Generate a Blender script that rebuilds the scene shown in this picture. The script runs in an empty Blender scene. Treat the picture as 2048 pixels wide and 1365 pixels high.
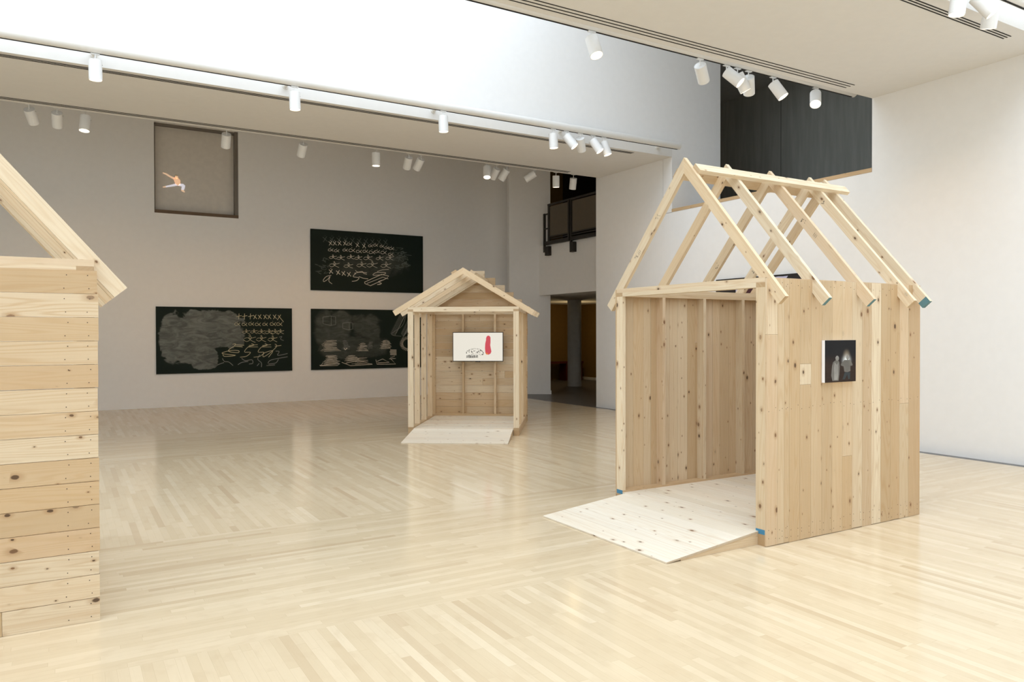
import bpy, bmesh, math, random
from mathutils import Vector, Matrix
R = random.Random(7)
COL = bpy.context.scene.collection
V = Vector

# ------------------------------------------------------------------ materials
def new_mat(name):
    m = bpy.data.materials.new(name); m.use_nodes = True
    nt = m.node_tree; nt.nodes.clear()
    out = nt.nodes.new('ShaderNodeOutputMaterial')
    b = nt.nodes.new('ShaderNodeBsdfPrincipled')
    nt.links.new(b.outputs[0], out.inputs[0])
    return m, nt, b

class G:
    """tiny node-graph helper"""
    def __init__(s, nt): s.nt = nt
    def n(s, t, **k):
        nd = s.nt.nodes.new(t)
        for a, v in k.items(): setattr(nd, a, v)
        return nd
    def put(s, sock, v):
        if isinstance(v, bpy.types.NodeSocket): s.nt.links.new(v, sock)
        elif v is not None: sock.default_value = v
    def math(s, op, a, b=None, c=None, clamp=False):
        nd = s.n('ShaderNodeMath', operation=op, use_clamp=clamp)
        s.put(nd.inputs[0], a); s.put(nd.inputs[1], b)
        if c is not None: s.put(nd.inputs[2], c)
        return nd.outputs[0]
    def comb(s, x=0.0, y=0.0, z=0.0):
        nd = s.n('ShaderNodeCombineXYZ'); s.put(nd.inputs[0], x); s.put(nd.inputs[1], y); s.put(nd.inputs[2], z)
        return nd.outputs[0]
    def sep(s, v):
        nd = s.n('ShaderNodeSeparateXYZ'); s.put(nd.inputs[0], v); return nd.outputs
    def noise(s, vec, scale=5.0, detail=2.0, rough=0.5, dist=0.0):
        nd = s.n('ShaderNodeTexNoise'); s.put(nd.inputs['Vector'], vec)
        nd.inputs['Scale'].default_value = scale; nd.inputs['Detail'].default_value = detail
        nd.inputs['Roughness'].default_value = rough; nd.inputs['Distortion'].default_value = dist
        return nd.outputs['Fac']
    def white(s, vec):
        nd = s.n('ShaderNodeTexWhiteNoise', noise_dimensions='3D'); s.put(nd.inputs['Vector'], vec); return nd.outputs['Value']
    def step(s, v, a, b, lo=0.0, hi=1.0):
        nd = s.n('ShaderNodeMapRange', interpolation_type='SMOOTHSTEP', clamp=True)
        s.put(nd.inputs['Value'], v); s.put(nd.inputs['From Min'], a); s.put(nd.inputs['From Max'], b)
        s.put(nd.inputs['To Min'], lo); s.put(nd.inputs['To Max'], hi); return nd.outputs['Result']
    def mix(s, f, a, b, mode='MIX'):
        nd = s.n('ShaderNodeMix', data_type='RGBA', blend_type=mode)
        s.put(nd.inputs['Factor'], f)
        def c(v): return (*v, 1.0) if isinstance(v, tuple) and len(v) == 3 else v
        s.put(nd.inputs['A'], c(a)); s.put(nd.inputs['B'], c(b)); return nd.outputs['Result']
    def bump(s, h, st, bsdf, dist=0.02):
        nd = s.n('ShaderNodeBump'); nd.inputs['Strength'].default_value = st; nd.inputs['Distance'].default_value = dist
        s.put(nd.inputs['Height'], h); s.nt.links.new(nd.outputs[0], bsdf.inputs['Normal'])

def plain(name, col, rough=0.6, metal=0.0, spec=0.5, var=0.03):
    m, nt, b = new_mat(name); g = G(nt)
    tc = g.n('ShaderNodeTexCoord')
    f = g.noise(tc.outputs['Object'], 9.0, 3.0)
    c = g.mix(g.step(f, 0.3, 0.7), tuple(x*(1-var) for x in col), tuple(min(1, x*(1+var)) for x in col))
    g.put(b.inputs['Base Color'], c)
    b.inputs['Roughness'].default_value = rough; b.inputs['Metallic'].default_value = metal
    b.inputs['Specular IOR Level'].default_value = spec
    return m

def emit(name, col, st):
    m, nt, b = new_mat(name)
    b.inputs['Base Color'].default_value = (0.01, 0.01, 0.01, 1); b.inputs['Roughness'].default_value = .4
    b.inputs['Emission Color'].default_value = (*col, 1); b.inputs['Emission Strength'].default_value = st
    return m

def pine_mat(name, light, tan, white=0.0):
    m, nt, b = new_mat(name); g = G(nt)
    uv = g.n('ShaderNodeUVMap', uv_map='grain').outputs[0]
    u, v, _ = g.sep(uv)
    at = g.n('ShaderNodeAttribute', attribute_name='seed')
    sr, sg, sb = g.sep(at.outputs['Vector'])
    # fine fibres along the board
    fib = g.noise(g.comb(g.math('MULTIPLY', u, 3.0), g.math('MULTIPLY', v, 170.0)), 1.0, 2.0, 0.6)
    # growth-ring contours
    big = g.noise(g.comb(g.math('MULTIPLY', u, 0.55), g.math('MULTIPLY', v, 9.0)), 1.0, 1.0, 0.4, 0.25)
    ring = g.math('PINGPONG', g.math('MULTIPLY', big, 16.0), 0.5)
    ring = g.step(ring, 0.18, 0.5)
    # knots
    vo = g.n('ShaderNodeTexVoronoi', voronoi_dimensions='2D', feature='F1')
    wob = g.noise(g.comb(g.math('MULTIPLY', u, 40.0), g.math('MULTIPLY', v, 40.0)), 1.0, 1.0)
    g.put(vo.inputs['Vector'], g.comb(g.math('MULTIPLY', u, 5.2), g.math('MULTIPLY', v, 8.6)))
    vo.inputs['Scale'].default_value = 1.0
    cr, cg, cb = g.sep(vo.outputs['Color'])
    has = g.math('GREATER_THAN', cr, g.math('MULTIPLY_ADD', g.white(g.comb(sr, sg, 8.0)), 0.42, 0.36))
    rad = g.math('MULTIPLY_ADD', g.math('POWER', cg, 2.5), 0.085, 0.026)
    d = g.math('ADD', vo.outputs['Distance'], g.math('MULTIPLY', g.math('SUBTRACT', wob, 0.5), 0.05))
    q = g.math('DIVIDE', d, rad)
    knot = g.math('MULTIPLY', g.step(q, 1.15, 0.75), has)
    halo = g.math('MULTIPLY', g.math('MULTIPLY', g.step(q, 3.2, 0.9), has), 0.45)
    # board tone
    tone = g.math('MULTIPLY_ADD', sr, 1.0, g.math('MULTIPLY', g.noise(g.comb(g.math('MULTIPLY', u, 0.7), g.math('MULTIPLY', v, 3.0)), 1.0, 1.0), 0.25), True)
    c = g.mix(tone, light, tan); c = g.mix(g.math('MULTIPLY', g.step(sg, 0.72, 1.0), 0.45), c, (0.62, 0.43, 0.27))
    c = g.mix(g.math('MULTIPLY', ring, g.math('MULTIPLY_ADD', g.white(g.comb(sr, sg, 2.0)), 0.35, 0.12)), c, tuple(x*y for x, y in zip(tan, (0.86, 0.74, 0.58))))
    c = g.mix(g.math('MULTIPLY', g.step(fib, 0.4, 0.75), 0.16), c, tuple(x*0.78 for x in tan))
    strk = g.noise(g.comb(g.math('MULTIPLY', u, 0.35), g.math('MULTIPLY', v, 28.0)), 1.0, 2.0, 0.5)
    c = g.mix(g.math('MULTIPLY', g.step(strk, 0.5, 0.72), 0.38), c, (0.60, 0.41, 0.235))
    val = g.math('MULTIPLY_ADD', g.white(g.comb(sg, sr, 5.0)), 0.16, 0.89)
    c = g.mix(1.0, c, g.comb(val, val, val), 'MULTIPLY')
    if white: c = g.mix(white, c, (0.86, 0.80, 0.70))
    c = g.mix(halo, c, (0.36, 0.20, 0.09))
    c = g.mix(g.math('MULTIPLY', knot, 0.9), c, g.mix(g.step(cb, 0.2, 0.8), (0.20, 0.10, 0.045), (0.07, 0.038, 0.02)))
    # saw-cut ends are browner
    c = g.mix(g.math('MULTIPLY', sb, 0.5), c, (0.36, 0.22, 0.10))
    g.put(b.inputs['Base Color'], c)
    b.inputs['Roughness'].default_value = 0.62
    b.inputs['Specular IOR Level'].default_value = 0.3
    g.bump(fib, 0.12, b, 0.002)
    return m

def floor_mat():
    m, nt, b = new_mat('maple_strip_floor'); g = G(nt)
    pos = g.n('ShaderNodeNewGeometry').outputs['Position']
    x, y, z = g.sep(pos)
    # strips run along x under the two beams, along y in the open bays
    def band(a, bb): return g.math('MULTIPLY', g.math('GREATER_THAN', y, a), g.math('LESS_THAN', y, bb))
    k = g.math('ADD', band(4.15, 6.55), band(10.72, 13.45), None, True)
    def lerp(a, bb): return g.math('ADD', g.math('MULTIPLY', a, g.math('SUBTRACT', 1.0, k)), g.math('MULTIPLY', bb, k))
    u = lerp(y, x); v = lerp(x, y)
    vr = g.math('DIVIDE', v, 0.052); row = g.math('FLOOR', vr)
    h1 = g.white(g.comb(row, k, 3.0))
    ln = g.math('MULTIPLY_ADD', g.white(g.comb(row, k, 9.0)), 0.5, 0.55)
    ur = g.math('ADD', g.math('DIVIDE', u, ln), g.math('MULTIPLY', h1, 20.0)); cell = g.math('FLOOR', ur)
    h2 = g.white(g.comb(row, cell, k)); h3 = g.white(g.comb(row, cell, g.math('ADD', k, 5.0)))
    gr = g.noise(g.comb(g.math('MULTIPLY', u, 2.5), g.math('MULTIPLY', v, 60.0), h2), 1.0, 3.0, 0.6)
    blot = g.noise(g.comb(g.math('MULTIPLY', u, 6.0), g.math('MULTIPLY', v, 9.0), g.math('MULTIPLY', h2, 9.0)), 1.0, 2.0)
    light, mid, dark = (0.72, 0.59, 0.41), (0.66, 0.53, 0.355), (0.54, 0.40, 0.25)
    c = g.mix(g.step(h2, 0.05, 0.85), light, mid)
    c = g.mix(g.math('MULTIPLY', g.step(h3, 0.88, 1.0), 0.55), c, dark)
    c = g.mix(g.math('MULTIPLY', g.step(h3, 0.10, 0.0), 0.5), c, (0.80, 0.68, 0.50))
    c = g.mix(g.math('MULTIPLY', g.step(gr, 0.45, 0.8), 0.16), c, dark)
    c = g.mix(g.math('MULTIPLY', g.step(blot, 0.50, 0.75), 0.26), c, dark)
    fv = g.math('ABSOLUTE', g.math('SUBTRACT', g.math('FRACT', vr), 0.5))
    fu = g.math('ABSOLUTE', g.math('SUBTRACT', g.math('FRACT', ur), 0.5))
    seam = g.math('MAXIMUM', g.step(fv, 0.475, 0.5), g.step(fu, 0.4975, 0.5))
    c = g.mix(g.math('MULTIPLY', seam, 0.28), c, (0.36, 0.25, 0.14))
    g.put(b.inputs['Base Color'], c)
    g.put(b.inputs['Roughness'], g.math('MULTIPLY_ADD', gr, 0.08, 0.11))
    b.inputs['Specular IOR Level'].default_value = 0.42
    g.bump(seam, -0.05, b, 0.002)
    return m

def concrete_mat():
    m, nt, b = new_mat('dark_boarded_concrete'); g = G(nt)
    pos = g.n('ShaderNodeNewGeometry').outputs['Position']
    x, y, z = g.sep(pos)
    st = g.noise(g.comb(g.math('MULTIPLY', y, 9.0), g.math('MULTIPLY', y, 3.0), g.math('MULTIPLY', z, 0.8)), 1.0, 4.0, 0.6)
    pn = g.math('FRACT', g.math('DIVIDE', g.math('ADD', y, 0.62), 2.44))
    seam = g.step(g.math('ABSOLUTE', g.math('SUBTRACT', pn, 0.5)), 0.494, 0.4965)
    c = g.mix(g.step(st, 0.3, 0.75), (0.20, 0.202, 0.182), (0.245, 0.246, 0.222))
    c = g.mix(g.math('MULTIPLY', seam, 0.7), c, (0.04, 0.04, 0.038))
    g.put(b.inputs['Base Color'], c); b.inputs['Roughness'].default_value = 0.8
    g.bump(st, 0.3, b, 0.02)
    return m

def chalk_board_mat(name, spots):
    """black-green board; spots = chalk-dust patches (cx, cz, rx, rz, strength) in board metres"""
    m, nt, b = new_mat(name); g = G(nt)
    uv = g.n('ShaderNodeUVMap', uv_map='grain').outputs[0]
    u, v, _ = g.sep(uv)
    n1 = g.noise(g.comb(g.math('MULTIPLY', u, 2.6), g.math('MULTIPLY', v, 2.6)), 1.0, 4.0, 0.55, 0.6)
    n2 = g.noise(g.comb(g.math('MULTIPLY', u, 3.5), g.math('MULTIPLY', v, 9.0), 4.0), 1.0, 4.0, 0.6, 1.2)
    tot = 0.0
    for cx, cz, rx, rz, s in spots:
        a = g.math('DIVIDE', g.math('SUBTRACT', u, cx), rx); c_ = g.math('DIVIDE', g.math('SUBTRACT', v, cz), rz)
        p = g.math('ADD', g.math('POWER', g.math('ABSOLUTE', a), 3.0), g.math('POWER', g.math('ABSOLUTE', c_), 3.0))
        p = g.math('ADD', p, g.math('MULTIPLY', g.math('SUBTRACT', n1, 0.5), 2.6))
        tot = g.math('MAXIMUM', tot, g.math('MULTIPLY', g.step(p, 1.10, 0.85 if s > .4 else .35), s))
    dust = g.math('MULTIPLY', tot, g.math('MULTIPLY_ADD', g.step(n2, 0.3, 0.75), 0.6, 0.45), None, True)
    c = g.mix(dust, (0.008, 0.016, 0.012), (0.32, 0.34, 0.32))
    g.put(b.inputs['Base Color'], c); b.inputs['Roughness'].default_value = 0.55
    b.inputs['Specular IOR Level'].default_value = 0.15
    return m

M = {}
M['white'] = plain('white_wall_paint', (0.885, 0.88, 0.87), 0.85, var=0.008, spec=0.2)
M['ceil'] = plain('ceiling_paint', (0.82, 0.81, 0.79), 0.9, var=0.008, spec=0.2)
M['rail'] = plain('rail_enamel', (0.78, 0.765, 0.73), 0.5, var=0.01)
M['fixture'] = plain('fixture_enamel', (0.84, 0.84, 0.83), 0.45, var=0.01)
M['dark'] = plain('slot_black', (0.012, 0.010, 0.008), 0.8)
M['floor'] = floor_mat()
M['greyceil'] = plain('grey_slab_ceiling', (0.30, 0.29, 0.27), 0.9)
M['slab'] = plain('grey_concrete_floor', (0.11, 0.105, 0.10), 0.35, var=0.08)
M['concrete'] = concrete_mat()
M['pine'] = pine_mat('pine_board', (0.80, 0.68, 0.50), (0.59, 0.425, 0.25))
M['pine_pale'] = pine_mat('pine_pale', (0.83, 0.72, 0.545), (0.74, 0.59, 0.40))
M['pine_deck'] = pine_mat('pine_fresh_toplit', (0.84, 0.77, 0.65), (0.76, 0.66, 0.50), 0.25)  # new pine, whitened to carry the overhead light on decks and ramps
M['cap'] = pine_mat('ledge_wood', (0.60, 0.43, 0.25), (0.52, 0.36, 0.20))
M['blue'] = plain('blue_end_paint', (0.06, 0.24, 0.40), 0.6)
M['teal'] = plain('teal_end_paint', (0.10, 0.22, 0.25), 0.6)
M['pencil'] = plain('pencil_mark', (0.12, 0.10, 0.085), 0.8)
M['steel'] = plain('dark_steel', (0.035, 0.03, 0.026), 0.5, 0.4)
M['mesh'] = plain('wire_mesh_panel', (0.12, 0.095, 0.065), 0.6, 0.2)
M['brown'] = plain('brown_wall', (0.10, 0.06, 0.02), 0.8)
M['ochre'] = plain('ochre_wall', (0.24, 0.14, 0.03), 0.8)
M['red'] = plain('dark_red_bench', (0.09, 0.008, 0.004), 0.6)
M['column'] = plain('grey_column', (0.62, 0.62, 0.60), 0.7)
M['black'] = plain('black_plastic', (0.012, 0.011, 0.010), 0.35)
M['blind'] = plain('grey_blind', (0.70, 0.66, 0.60), 0.8)
M['winframe'] = plain('window_frame_grey', (0.20, 0.175, 0.15), 0.6)
M['sill'] = plain('window_sill_brown', (0.14, 0.085, 0.045), 0.5)
M['chalk'] = plain('chalk_line', (0.62, 0.58, 0.50), 0.9)
M['chalk_warm'] = plain('chalk_line_cream', (0.55, 0.50, 0.33), 0.9)
M['chalk_dim'] = plain('chalk_line_rubbed', (0.09, 0.11, 0.10), 0.9)
M['chalk_mid'] = plain('chalk_line_grey', (0.22, 0.23, 0.22), 0.9)
M['skin'] = plain('cutout_skin', (0.90, 0.68, 0.50), 0.8)
M['shirt'] = plain('cutout_torso', (0.93, 0.66, 0.45), 0.8)
M['trouser'] = plain('cutout_trousers', (0.93, 0.93, 0.96), 0.8)
M['hair'] = plain('cutout_cap', (0.42, 0.42, 0.28), 0.8)
M['lens'] = emit('lamp_glow', (1.0, 0.84, 0.62), 4.0)
M['lens_off'] = plain('lamp_unlit', (0.30, 0.28, 0.25), 0.4)
M['screen'] = emit('screen_cream', (0.80, 0.755, 0.655), 1.0)
M['screen_red'] = emit('screen_red', (0.80, 0.075, 0.11), 0.75)
M['screen_orange'] = emit('screen_orange', (0.95, 0.22, 0.04), 0.75)
M['screen_ink'] = plain('screen_ink', (0.03, 0.03, 0.03), 0.6)
M['screen_dark'] = emit('screen_dark', (0.012, 0.009, 0.012), 0.5)
M['screen_lilac'] = emit('screen_lilac', (0.62, 0.58, 0.74), 0.7)
M['screen_wine'] = emit('screen_wine', (0.06, 0.01, 0.018), 0.7)

# ------------------------------------------------------------------ mesh builder
# window film figure; emission in its colours stands in for daylight behind it
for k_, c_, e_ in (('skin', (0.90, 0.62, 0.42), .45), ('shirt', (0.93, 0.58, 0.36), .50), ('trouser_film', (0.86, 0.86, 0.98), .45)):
    M[k_] = plain('film_glow_'+k_, c_, 0.8)
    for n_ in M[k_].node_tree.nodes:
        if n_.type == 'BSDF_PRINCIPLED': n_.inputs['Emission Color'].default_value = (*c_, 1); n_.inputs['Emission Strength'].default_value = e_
class MB:
    def __init__(s, mats=('pine',)):
        s.bm = bmesh.new(); s.uv = s.bm.loops.layers.uv.new('grain')
        s.seedl = s.bm.loops.layers.float_color.new('seed'); s.mats = list(mats)
    def mi(s, m):
        if m is None: return 0
        if m not in s.mats: s.mats.append(m)
        return s.mats.index(m)
    def prism(s, pts, ext, L, W=None, mat=None, end_mats=None, tone=None, ends=()):
        """pts: outline (3-D, planar), ext: extrusion vector, L: grain direction (unit)."""
        L = V(L).normalized(); E_ = V(ext)
        T = E_.normalized()
        EA = L.orthogonal().normalized(); EB = L.cross(EA)
        ou, ov = R.random()*60, R.random()*60
        sr = R.random() if tone is None else tone
        sg = R.random()
        vs = [s.bm.verts.new(V(p)) for p in pts] + [s.bm.verts.new(V(p)+E_) for p in pts]
        n = len(pts); fs = []
        fs.append(s.bm.faces.new(vs[:n][::-1])); fs.append(s.bm.faces.new(vs[n:]))
        for i in range(n):
            fs.append(s.bm.faces.new((vs[i], vs[(i+1) % n], vs[n+(i+1) % n], vs[n+i])))
        for k, f in enumerate(fs):
            f.normal_update(); nn = f.normal
            end = abs(nn.dot(L)) > 0.8
            f.material_index = s.mi(mat)
            if end_mats and end:
                em = end_mats.get('+' if nn.dot(L) > 0 else '-')
                if em: f.material_index = s.mi(em)
            for lp in f.loops:
                co = lp.vert.co
                if end: uvv = (co.dot(EA)*1.0+ou, co.dot(EB)+ov)
                else: uvv = (co.dot(L)+ou, co.dot(nn.cross(L))+ov+(7 if abs(nn.dot(T)) < .7 else 0))
                lp[s.uv].uv = uvv
                lp[s.seedl] = (sr, sg, 1.0 if end else 0.0, 1.0)
        return fs
    def box(s, a, b, L=(1, 0, 0), **k):
        x0, y0, z0 = (min(a[i], b[i]) for i in range(3)); x1, y1, z1 = (max(a[i], b[i]) for i in range(3))
        ax = max(range(3), key=lambda i: abs(L[i]))
        if ax == 0:
            pts = [(x0, y0, z0), (x1, y0, z0), (x1, y0, z1), (x0, y0, z1)]; ext = (0, y1-y0, 0)
            if (z1-z0) < (y1-y0): pts = [(x0, y0, z0), (x1, y0, z0), (x1, y1, z0), (x0, y1, z0)]; ext = (0, 0, z1-z0)
        elif ax == 1:
            pts = [(x0, y0, z0), (x0, y1, z0), (x0, y1, z1), (x0, y0, z1)]; ext = (x1-x0, 0, 0)
            if (z1-z0) < (x1-x0): pts = [(x0, y0, z0), (x1, y0, z0), (x1, y1, z0), (x0, y1, z0)]; ext = (0, 0, z1-z0)
        else:
            pts = [(x0, y0, z0), (x0, y1, z0), (x0, y1, z1), (x0, y0, z1)]; ext = (x1-x0, 0, 0)
            if (y1-y0) < (x1-x0): pts = [(x0, y0, z0), (x1, y0, z0), (x1, y0, z1), (x0, y0, z1)]; ext = (0, y1-y0, 0)
        return s.prism(pts, ext, L, **k)
    def cyl(s, p0, p1, r, seg=24, mat=None, caps=True, r2=None):
        p0, p1 = V(p0), V(p1); d = (p1-p0).normalized()
        a = d.cross(V((0, 0, 1)));
        if a.length < 1e-4: a = V((1, 0, 0))
        a.normalize(); b = d.cross(a); r2 = r if r2 is None else r2
        A = [s.bm.verts.new(p0+(a*math.cos(t)+b*math.sin(t))*r) for t in [2*math.pi*i/seg for i in range(seg)]]
        B = [s.bm.verts.new(p1+(a*math.cos(t)+b*math.sin(t))*r2) for t in [2*math.pi*i/seg for i in range(seg)]]
        mi = s.mi(mat)
        for i in range(seg):
            f = s.bm.faces.new((A[i], A[(i+1) % seg], B[(i+1) % seg], B[i])); f.smooth = True; f.material_index = mi
        if caps:
            f = s.bm.faces.new([s.bm.verts.new(v.co) for v in A[::-1]]); f.material_index = mi
            f = s.bm.faces.new([s.bm.verts.new(v.co) for v in B]); f.material_index = mi
    def ribbon(s, pts, w, nrm, mat, lift=0.0):
        """flat stroke following 3-D points lying in a plane with normal nrm"""
        nrm = V(nrm); mi = s.mi(mat); P = [V(p)+nrm*lift for p in pts]; prev = None
        L_, R_ = [], []
        for i, p in enumerate(P):
            t = (P[min(i+1, len(P)-1)]-P[max(i-1, 0)])
            if t.length < 1e-6: t = V((1, 0, 0))
            sd = t.normalized().cross(nrm)*w*0.5
            L_.append(s.bm.verts.new(p+sd)); R_.append(s.bm.verts.new(p-sd))
        for i in range(len(P)-1):
            f = s.bm.faces.new((L_[i], L_[i+1], R_[i+1], R_[i])); f.material_index = mi
    def poly(s, pts, mat):
        f = s.bm.faces.new([s.bm.verts.new(V(p)) for p in pts]); f.material_index = s.mi(mat); return f
    def build(s, name, parent=None, **tags):
        bmesh.ops.recalc_face_normals(s.bm, faces=[f for f in s.bm.faces])
        me = bpy.data.meshes.new(name); s.bm.to_mesh(me); s.bm.free()
        for m in s.mats: me.materials.append(M[m])
        o = bpy.data.objects.new(name, me); COL.objects.link(o)
        if parent: o.parent = parent
        for k, v in tags.items(): o[k] = v
        return o

def thing(name, label, cat, loc=(0, 0, 0), rz=0, group=None):
    o = bpy.data.objects.new(name, None); o.empty_display_size = .2; COL.objects.link(o)
    o.location = loc; o.rotation_euler = (0, 0, rz); o['label'] = label; o['category'] = cat
    if group: o['group'] = group
    return o
def struct(name, boxes, mat, L=(1, 0, 0)):
    mb = MB((mat,))
    for a, b in boxes: mb.box(a, b, L)
    return mb.build(name, kind='structure')

# ------------------------------------------------------------------ the building
XR = 10.17            # face of the right wall
YB = 18.44            # face of the back wall
SZ = 5.07             # underside of the beams
TOP = 9.0
struct('floor', [((-8, -4, -0.1), (10.04, YB+.2, 0))], 'floor')
struct('floor', [((10.04, 11, -0.1), (20, 24, 0)), ((10.04, -4, -0.1), (10.6, 11, 0))], 'slab')
# back wall with the window opening
struct('wall_back', [((-8, YB, 0), (1.735, YB+.6, 7.5)), ((3.525, YB, 0), (10.95, YB+.6, 7.5)),
                     ((1.735, YB, 0), (3.525, YB+.6, 4.35)), ((1.735, YB, 6.375), (3.525, YB+.6, 7.5))], 'white')
# grey return wall at the end of the back wall
mb = MB(('white',)); mb.prism([(11.25, 16.88, 0), (10.33, 17.50, 0), (10.97, YB+.3, 0), (11.25, YB+.6, 0)], (0, 0, 7.5), (0, 0, 1), mat='white'); mb.build('wall_far_right', kind='structure')
mb = MB(('white',)); mb.prism([(11.262, 16.86, 0), (10.32, 17.493, 0), (10.34, 17.52, 0), (11.262, 16.90, 0)], (0, 0, .10), (1, 0, 0), mat='white'); mb.build('baseboard_far_right', kind='structure')
# right wall: low part, part before the opening, part after the opening
struct('wall_right', [((XR, -4, 0), (XR+.25, 6.784, TOP)), ((XR, 6.784, 0), (XR+.25, 11.0, 3.999)),
                      ((XR, 11.0, 0), (XR+.25, 13.43, 3.99)), ((XR, 11.26, 3.99), (XR+.25, 13.43, TOP))], 'white')
struct('trim_1', [((XR-.008, 6.784, 4.0), (XR+.45, 11.0, 4.058))], 'cap', (0, 1, 0))
struct('wall_left', [((-8.2, -4, 0), (-8, YB+.6, TOP))], 'white')
struct('wall_front', [((-8, -4.2, 0), (XR+.2, -4, TOP))], 'white')
# beams (dropped ceilings) running across the room; their upstands form the skylight wells
struct('ceiling', [((-8, 4.39, SZ), (XR, 6.78, SZ+.3)), ], 'ceil')
struct('wall_well_near', [((-8, 6.55, SZ+.301), (XR, 6.78, TOP)), ((-8, 4.39, SZ+.301), (XR, 4.62, TOP))], 'white')
struct('ceiling', [((-8, 11.0, SZ), (XR, 13.3, SZ+.3)), ], 'ceil')
struct('wall_well_far', [((-8, 11.0, SZ+.301), (11.48, 11.25, TOP)), ((-8, 13.1, SZ+.301), (XR, 13.3, 7.5))], 'white')
struct('ceiling', [((-8, 13.3, 7.5), (XR+.3, YB+.6, 7.7))], 'ceil')
SKY_X = 7.0
struct('ceiling', [((SKY_X, 6.55, TOP), (11.5, 11.25, TOP+.2)), ((9.6, -4.2, TOP), (XR+.25, 4.62, TOP+.2)),
                   ((-8, -4.2, TOP), (9.6, -1.5, TOP+.2)), ((-8, 4.39, TOP), (XR+.2, 6.78, TOP+.2)), ((-8, 11.0, TOP), (XR+.2, 13.3, TOP+.2))], 'ceil')
# fin wall seen through the opening and the short wall under it
struct('wall_fin', [((XR+.001, 11.0, 4.0), (11.48, 11.25, SZ+.3))], 'white')
struct('wall_over_opening', [((11.49, 4.0, 7.33), (11.7, 11.0, TOP))], 'concrete')
struct('wall_concrete', [((14.0, 4.0, 3.99), (14.3, 15.2, 7.329))], 'concrete')
struct('ceiling', [((11.7, 4.0, 7.33), (20, 11.3, 7.5)), ((XR+.26, 11.3, 7.33), (20, 24, 7.5))], 'greyceil')
struct('ceiling', [((XR+.25, 4.0, 3.7), (14.3, 11.3, 3.98)), ((11.0, 11.3, 2.66), (20, 24, 3.98))], 'white')
struct('wall_upper_end', [((XR+.25, 3.8, 3.9), (14.3, 4.0, 7.33))], 'concrete')
# rooms beyond the tall opening on the right
struct('wall_upper_back', [((11.2, 21.0, 3.98), (14.5, 21.2, 7.33))], 'brown')
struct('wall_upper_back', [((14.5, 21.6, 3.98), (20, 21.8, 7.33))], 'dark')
struct('wall_lower_back', [((11.2, 22.0, 0), (20, 22.2, 2.66))], 'ochre')
struct('wall_lower_end', [((19.9, 11, 0), (20.1, 22.2, 7))], 'brown')
struct('wall_lower_near', [((XR+.25, 10.8, 0), (20, 11.0, 2.66))], 'brown')
struct('wall_lower_side', [((15.9, 19.2, 0), (16.1, 22.0, 2.66))], 'ochre')
struct('baseboard_lower', [((15.86, 19.2, 0), (15.9, 22.0, 0.09))], 'white')
struct('wall_upper_near', [((XR+.25, 11.25, 3.98), (11.48, 11.3, 7.33)), ((19.9, 11, 3.98), (20.1, 22, 7.3))], 'brown')

# window high on the back wall
w = bpy.data.objects.new('window_1', None); COL.objects.link(w); w.location = (2.63, YB, 4.35); w['kind'] = 'structure'
mb = MB(('winframe',)); d0, d1 = .20, .26; hw, hh = .895, 2.025
mb.box((-hw, d0-.10, 0.05), (-hw+.03, d1, hh)); mb.box((hw-.07, d0-.16, .05), (hw, d1, hh)); mb.box((-hw, d0-.10, hh-.05), (hw, d1, hh))
mb.build('window_frame', w)
mb = MB(('blind',)); mb.box((-hw+.03, d0+.01, .05), (hw-.05, d0+.03, hh-.04)); mb.build('pane', w)
mb = MB(('sill',)); mb.box((-hw, 0.01, 0), (hw, d1, .075)); mb.build('window_sill', w)

# slot diffusers in the beam undersides
def slot_diff(label, ys, x0, x1, step):
    t = thing('slot_diffuser', label, 'air vent', (x0, ys[0], SZ), 0, 'linear slots in the ceiling beams')
    for i, y in enumerate(ys):
        mb = MB(('dark',)); e = x1 + step*i
        mb.box((0, y-ys[0]-.0065, -.005), (e-x0, y-ys[0]+.0065, -.0015)); mb.build('slot', t)
slot_diff('triple black slot along the rear edge of the near ceiling beam', (6.665, 6.60, 6.535), -6, 9.40, 0.0)
slot_diff('triple black slot at the top right corner, front edge of the near ceiling beam', (4.547, 4.586, 4.625), -6, 9.42, 0.0)
slot_diff('thin dark slots just behind the rail on the far ceiling beam', (11.10, 11.14, 11.18), -7, 9.30, 0.0)
slot_diff('thin dark slots along the back edge of the far ceiling beam', (13.08, 13.13, 13.18), -7, 9.23, 0.0)

# lighting rails: white tube standing off the beam edge on short arms, track slot underneath
RZ = 5.15; RR = 0.065
def rail(label, y, wall_y, arms, x1=10.12):
    t = thing('lighting_rail', label, 'lighting rail', (-7.5, y, RZ), 0, 'white tubular lighting rails')
    mb = MB(('rail',)); mb.cyl((0, 0, RR), (x1+7.5, 0, RR), RR, 20); mb.build('tube', t)
    mb = MB(('dark',)); mb.box((0.02, -.011, -.004), (x1+7.45, .011, .004)); mb.build('track', t)
    for ax in arms:
        mb = MB(('rail',)); mb.cyl((ax+7.5, 0, RR), (ax+7.5, wall_y-y, RR), .028, 12); mb.cyl((ax+7.5, wall_y-y, RR), (ax+7.5, wall_y-y+(.015 if wall_y < y else -.015), RR), .045, 14)
        mb.build('bracket', t)
    return t
YF, YN, YBK, YU = 10.745, 7.047, 13.575, 4.19
rail('white tube rail along the front edge of the far ceiling beam', YF, 11.0, (-2.1, .344, 2.755, 5.085, 7.524, 9.78))
rail('white tube rail along the rear edge of the near ceiling beam', YN, 6.78, (-2, 1, 3.4, 5.0, 7.3, 9.85))
rail('rail hidden behind the far ceiling beam, carrying its back lights', YBK, 13.3, (-2, 1, 4, 7, 9.5), 9.95)
rail('white rail cut by the top right corner of the photo', YU, 4.39, (-2, 1, 4, 6.5, 9.85))

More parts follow.
